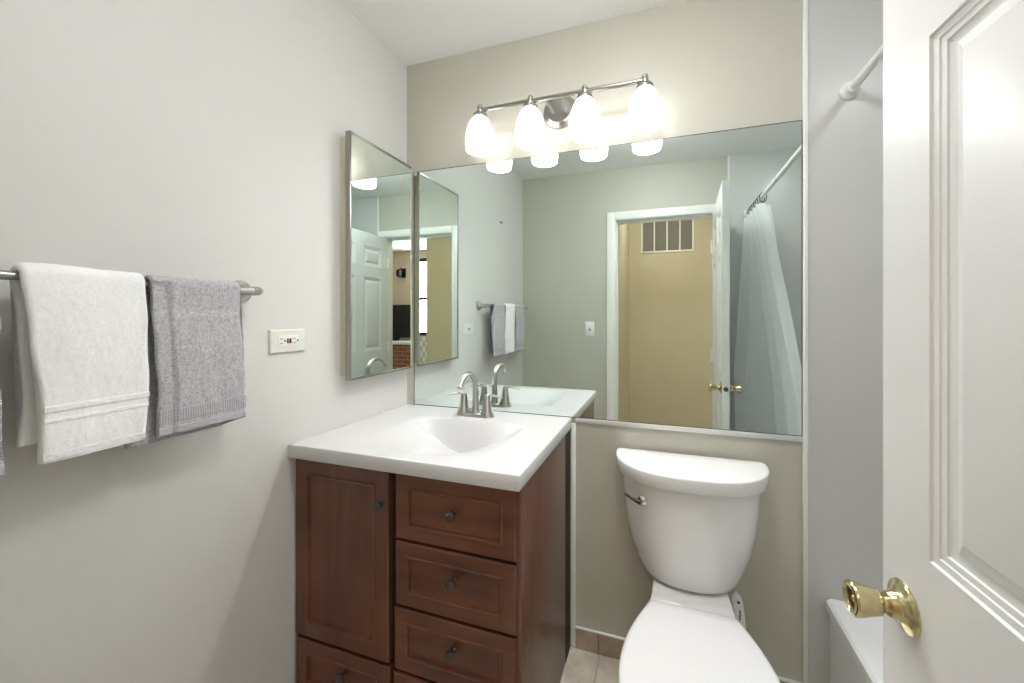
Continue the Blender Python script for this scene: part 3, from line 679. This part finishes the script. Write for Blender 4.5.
def towel(label, y0, y1, zf, zb, T, mat, band_mat, hem_mat, bands, seed, grey=False, skew=0.0, group=None, back_w=1.0, yshift_b=0.0):
    """folded towel hung over the bar: y0 is the end nearer the doorway, zf and zb the heights of the front and back hems"""
    t_ = thing('hand_towel', label, 'towel', (TBX, (y0 + y1) / 2, TBZ), group)
    ri = TBR + 0.0012
    ro = ri + T
    def path(s, lay, yy):
        """s 0..1 from the front hem over the bar to the back hem; lay 0 inner .. 1 outer"""
        Lf, Lb = TBZ - zf, TBZ - zb
        Larc = pi * (ri + T / 2)
        tot = Lf + Lb + Larc; q = s * tot
        r = ri + T * lay
        if q < Lf: return Vector((TBX + r, 0, zf + q)), Vector((1, 0, 0)), Lf - q, 0
        if q < Lf + Larc:
            a = (q - Lf) / Larc * pi
            return Vector((TBX + r * cos(a), 0, TBZ + r * sin(a))), Vector((cos(a), 0, sin(a))), 0, 1
        return Vector((TBX - r, 0, TBZ - (q - Lf - Larc))), Vector((-1, 0, 0)), q - Lf - Larc, 2
    NU, NS = 44, 110
    yc, hw_ = (y0 + y1) / 2, (y1 - y0) / 2
    def point(a, s, lay):
        # a in -1..1 across the towel
        yy = yc + a * hw_
        p, n_, down, side = path(s, lay, yy)
        nz = noise.noise(Vector((yy * 9 + seed, p.z * 5, seed * 3.1))) * 0.006 + noise.noise(Vector((yy * 26, p.z * 14 + seed, 7.0))) * 0.0022 + noise.noise(Vector((yy * 160, p.z * 160, seed))) * 0.0011
        out = Vector((0, 0, 0))
        if lay > 0.5 and side == 0:
            flare = -0.002 * min(1, down / 0.25)
            out = n_ * (nz * min(1, 0.25 + down / 0.06) + flare)
            if grey:
                if yy < y0 + 0.030: out -= n_ * 0.0055          # the turned-in fold along the edge
                if TBZ - down > 1.297 + 0.004: out -= n_ * 0.0035   # the step of the folded-over layer
        elif lay > 0.5:
            out = n_ * nz * 0.5
        elif side == 0:
            out = n_ * -0.003 * min(1, down / 0.25)
        k = min(1, down / 0.34)
        dy = (0.008 * noise.noise(Vector((seed, p.z * 11, 2.0))) + skew * k)
        if side == 2: dy += (yshift_b + (back_w - 1) * (yy - y0)) * min(1, down / 0.12)
        if side == 0 and a < 0: dy += -0.020 * a * k * (0 if grey else 1)
        if p.x - n_.x * 0 + out.x < 0.004: out.x = 0.004 - p.x
        p = p + out
        # tapering at the hems and the rounded folded sides are handled by the ring below
        p.y = yy + dy
        # slight lengthening of hems across the width
        return p
    def ring(a):
        ed = 1.0
        over = abs(a) * hw_ - (hw_ - T / 2)
        if over > 0: ed = sqrt(max(0.0, 1 - (over / (T / 2)) ** 2))
        ed = max(ed, 0.06)
        pts = []
        for i in range(NS + 1):
            pts.append(point(a, i / NS, 0.5 + 0.5 * ed))
        for i in range(NS, -1, -1):
            pts.append(point(a, i / NS, 0.5 - 0.5 * ed))
        return pts
    alist = []
    for i in range(NU + 1): alist.append(-1 + 2 * i / NU)
    rt = T / 2 / hw_
    for f_ in (0.02, 0.12, 0.3, 0.6, 1.0):
        alist += [-1 + rt * f_, 1 - rt * f_]
    alist = sorted(set(round(a, 5) for a in alist))
    MB().loft([ring(a) for a in alist]).build('towel_cloth', mat, t_, ang=70)
    Lf, Lb = TBZ - zf, TBZ - zb; tot = Lf + Lb + pi * (ri + T / 2)
    for z0, z1, side, mt, nm, off in bands:
        if side == 0: s0, s1 = (z0 - zf) / tot, (z1 - zf) / tot
        else:
            s0 = (Lf + pi * (ri + T / 2) + (TBZ - z1)) / tot; s1 = (Lf + pi * (ri + T / 2) + (TBZ - z0)) / tot
        al = [a for a in alist if abs(a) < 0.985]
        rings = []
        for a in al:
            n_ = Vector((1, 0, 0)) if side == 0 else Vector((-1, 0, 0))
            top_ = [point(a, s0 + (s1 - s0) * i / 10, 1.0) + n_ * (off * (0.3 if i in (0, 10) else 1)) for i in range(11)]
            bot_ = [point(a, s0 + (s1 - s0) * i / 10, 1.0) - n_ * 0.003 for i in range(10, -1, -1)]
            rings.append(top_ + bot_)
        MB().loft(rings).build(nm, mt, t_, ang=60)
    return t_
WB = [(1.130, 1.142, 0, M['band_white'], 'woven_band', 0.0020), (1.112, 1.119, 0, M['band_white'], 'woven_band', 0.0017), (1.046, 1.060, 0, M['hem_white'], 'hem', 0.0010)]
GB = [(1.066, 1.096, 0, M['band_grey'], 'woven_band', 0.0008), (1.041, 1.058, 0, M['hem_grey'], 'hem', 0.0016), (1.060, 1.090, 2, M['band_grey'], 'woven_band', 0.0008), (1.0265, 1.040, 2, M['hem_grey'], 'hem', 0.0012)]
towel('white hand towel folded over the middle of the towel bar', -1.128, -0.966, 1.044, 1.075, 0.014, M['towel_white'], None, None, WB, 1.3, skew=0.004, yshift_b=0.004, back_w=0.74)
towel('grey hand towel with patterned border hanging nearest the outlet', -0.957, -0.780, 1.040, 1.026, 0.013, M['towel_grey'], None, None, GB, 4.7, grey=True, skew=0.018, yshift_b=-0.04)
towel('grey hand towel on the far side of the white towel from the outlet', -1.348, -1.149, 1.040, 1.03, 0.013, M['towel_grey'], None, None, GB, 8.1, grey=True)
# small hook high on the left wall
hk = thing('wall_hook', 'tiny dark hook high on the left wall, seen in the big mirror', 'hook', (0, -1.05, 1.97))
MB().box(0, 0.004, -1.058, -1.042, 1.950, 1.990, 0.0015).build('hook_plate', M['white_plastic'], hk)
MB().tube([(0.004, -1.05, 1.975), (0.014, -1.05, 1.972), (0.018, -1.05, 1.962), (0.021, -1.05, 1.970)], 0.0035, 10).build('hook_prong', M['dark_metal'], hk)

# ------------------------------------------------------------------ outlet and switch
ou = thing('wall_outlet', 'almond outlet plate mounted sideways on the left wall', 'outlet', (0, -0.585, 1.223))
OY, OZ = -0.585, 1.223
pl = MB()
pl.loft([[(0, OY + a * 0.0575, OZ + b * 0.035) for a, b in ((-1, -1), (1, -1), (1, 1), (-1, 1))],
         [(0.0045, OY + a * 0.0575, OZ + b * 0.035) for a, b in ((-1, -1), (1, -1), (1, 1), (-1, 1))],
         [(0.0068, OY + a * 0.0545, OZ + b * 0.032) for a, b in ((-1, -1), (1, -1), (1, 1), (-1, 1))]])
plo = pl.build('cover_plate', M['almond'], ou)
rc = MB().box(0.006, 0.0085, OY - 0.034, OY + 0.034, OZ - 0.0165, OZ + 0.0165, 0.001).build('receptacle', M['white_plastic'], ou)
for c in (-0.024, 0.020):
    MB().box(0.0084, 0.0088, OY + c - 0.0045, OY + c + 0.0045, OZ + 0.0062, OZ + 0.0082).build('slot', M['black'], rc)
    MB().box(0.0084, 0.0088, OY + c - 0.004, OY + c + 0.004, OZ - 0.0082, OZ - 0.0062).build('slot', M['black'], rc)
for c in (-0.0125, 0.0305):
    MB().lathe([(0, 0), (0.0028, 0), (0.0028, 0.0005), (0, 0.0005)], (0.0084, OY + c, OZ), (1, 0, 0), 12).build('ground_hole', M['black'], rc)
MB().box(0.008, 0.0098, OY - 0.0065, OY - 0.0005, OZ - 0.0075, OZ + 0.0075, 0.0005).build('reset_button', M['red_plastic'], rc)
MB().box(0.008, 0.0098, OY + 0.002, OY + 0.008, OZ - 0.0075, OZ + 0.0075, 0.0005).build('test_button', M['black'], rc)
for s in (-1, 1):
    MB().lathe([(0, 0), (0.003, 0), (0.0025, 0.0012), (0, 0.0014)], (0.0066, OY + s * 0.0475, OZ), (1, 0, 0), 14).build('screw', M['almond'], ou)
swx, swz = 0.566, 1.2
sw = thing('light_switch', 'white toggle light switch on the wall beside the doorway', 'light switch', (swx, -D, swz))
sb = MB()
ytop = -D
sb.loft([[(swx + a * 0.036, ytop, swz + b * 0.0575) for a, b in ((-1, -1), (1, -1), (1, 1), (-1, 1))],
         [(swx + a * 0.036, ytop + 0.0045, swz + b * 0.0575) for a, b in ((-1, -1), (1, -1), (1, 1), (-1, 1))],
         [(swx + a * 0.033, ytop + 0.0065, swz + b * 0.0545) for a, b in ((-1, -1), (1, -1), (1, 1), (-1, 1))]])
sb.build('cover_plate', M['white_plastic'], sw)
MB().box(swx - 0.006, swx + 0.006, ytop + 0.006, ytop + 0.0072, swz - 0.013, swz + 0.013).build('toggle_slot', M['dark_metal'], sw)
MB().loft([[(swx + a * 0.0045, ytop + 0.006, swz + b * 0.006 + 0.003) for a, b in ((-1, -1), (1, -1), (1, 1), (-1, 1))], [(swx + a * 0.0035, ytop + 0.018, swz + b * 0.0035 + 0.011) for a, b in ((-1, -1), (1, -1), (1, 1), (-1, 1))]]).build('toggle', M['white_plastic'], sw)

# ------------------------------------------------------------------ hall: return-air vent, added fill lamp; living room pieces
ve = thing('return_air_vent', 'large louvred return air vent high on the tan hall wall', 'vent', (1.16, -HALL, 2.17))
VX, VW, VZa, VZb = 1.16, 0.27, 1.985, 2.36
fm = MB()
y0, y1 = -HALL, -HALL + 0.012
fm.box(VX - VW, VX - VW + 0.02, y0, y1, VZa, VZb, 0.002).box(VX + VW - 0.02, VX + VW, y0, y1, VZa, VZb, 0.002)
fm.box(VX - VW + 0.02, VX + VW - 0.02, y0, y1, VZa, VZa + 0.02, 0.002).box(VX - VW + 0.02, VX + VW - 0.02, y0, y1, VZb - 0.02, VZb, 0.002)
for k in (1, 2, 3):
    x = VX - VW + 0.01 + (2 * VW - 0.02) * k / 4
    fm.box(x - 0.0065, x + 0.0065, y0, y1, VZa + 0.02, VZb - 0.02)
fm.build('vent_frame', M['white_plastic'], ve)
lv_ = MB().box(VX - VW + 0.005, VX + VW - 0.005, y0 + 0.0005, y0 + 0.002, VZa + 0.005, VZb - 0.005)
z = VZa + 0.024
while z < VZb - 0.024:
    lv_.add([(VX - VW + 0.02, y0 + 0.002, z + 0.008), (VX + VW - 0.02, y0 + 0.002, z + 0.008), (VX + VW - 0.02, y0 + 0.010, z), (VX - VW + 0.02, y0 + 0.010, z)], [(0, 1, 2, 3)])
    z += 0.0125
lv_.build('louvres', M['vent_dark'], ve, smooth=False, fixn=False)
hl = thing('added_hall_fill', 'added fill lamp, an unseen dome in the hall outside the bathroom', 'fill light', (1.15, -2.2, H))  # unseen dome added to light the hall and doorway
MB().lathe([(0.0, 0), (0.16, 0), (0.165, -0.01), (0.165, -0.025), (0.155, -0.03), (0.0, -0.03)], (1.15, -2.2, H - 0.0005), (0, 0, 1), 40).build('light_base', M['nickel'], hl)
MB().lathe([(0.15, -0.03), (0.148, -0.045), (0.13, -0.075), (0.09, -0.10), (0.04, -0.112), (0.0, -0.114)], (1.15, -2.2, H), (0, 0, 1), 40).build('glass_dome', M['hall_fill_glass'], hl)
tvt = thing('television', 'black television above the living room mantel, seen in the cabinet mirror', 'television', (3.5, -4.2, 0.92))
MB().box(3.08, 3.98, -4.198, -4.13, 0.93, 1.50, 0.006).build('screen_body', M['black'], tvt)
MB().box(3.4, 3.7, -4.198, -4.08, 0.876, 0.93, 0.004).build('tv_stand', M['black'], tvt)
fp = thing('brick_hearth', 'red brick hearth with a white mantel in the living room', 'fireplace', (3.5, -4.2, 0))
MB().box(3.05, 4.1, -4.199, -4.02, 0, 0.82).build('brick_front', M['brick'], fp, smooth=False)
MB().box(3.02, 4.13, -4.199, -3.98, 0.82, 0.875, 0.005).build('mantel_shelf', M['trim'], fp)
ln = thing('wall_lantern', 'black wall lantern above the television in the living room', 'wall light', (3.32, -4.2, 2.05))
MB().box(3.27, 3.37, -4.199, -4.185, 1.98, 2.14, 0.004).build('back_plate', M['dark_metal'], ln)
MB().tube([(3.32, -4.185, 2.1), (3.32, -4.13, 2.14), (3.32, -4.08, 2.11)], 0.008, 10).build('lantern_arm', M['dark_metal'], ln)
MB().lathe([(0.0, 0.06), (0.02, 0.055), (0.05, 0.03), (0.045, -0.07), (0.03, -0.08), (0.0, -0.085)], (3.32, -4.08, 2.06), (0, 0, 1), 8).build('lantern_cage', M['dark_metal'], ln)
gt = thing('trellis_screen', 'white trellis-pattern screen under the living room window', 'screen', (2.66, -4.1, 0))
gm = MB()
gx0, gx1, gz0, gz1 = 2.32, 3.0, 0.02, 0.95
gm.box(gx0, gx1, -4.10, -4.09, gz0, gz1)
gm.build('screen_board', M['white_plastic'], gt, smooth=False)
tr = MB()
for s in (-1, 1):
    k = -10
    while k < 20:
        a = Vector((gx0 + k * 0.11, -4.0885, gz0)); 
        zlen = gz1 - gz0
        p, q = (a.x, gz0), (a.x + zlen * 0.62, gz1)
        if s < 0: p, q = (gx0 + gx1 - p[0], p[1]), (gx0 + gx1 - q[0], q[1])
        def clip(p, q):
            (xa, za), (xb, zb_) = p, q
            t0, t1 = 0.0, 1.0
            dx = xb - xa
            lo, hi = (gx0 - xa) / dx, (gx1 - xa) / dx
            if lo > hi: lo, hi = hi, lo
            t0, t1 = max(0, lo), min(1, hi)
            if t0 >= t1: return None
            return (xa + dx * t0, za + (zb_ - za) * t0), (xa + dx * t1, za + (zb_ - za) * t1)
        c = clip(p, q)
        if c: tr.tube([(c[0][0], -4.0875, c[0][1]), (c[1][0], -4.0875, c[1][1])], 0.006, 6)
        k += 1
tr.build('trellis_bars', M['vent_dark'], gt)
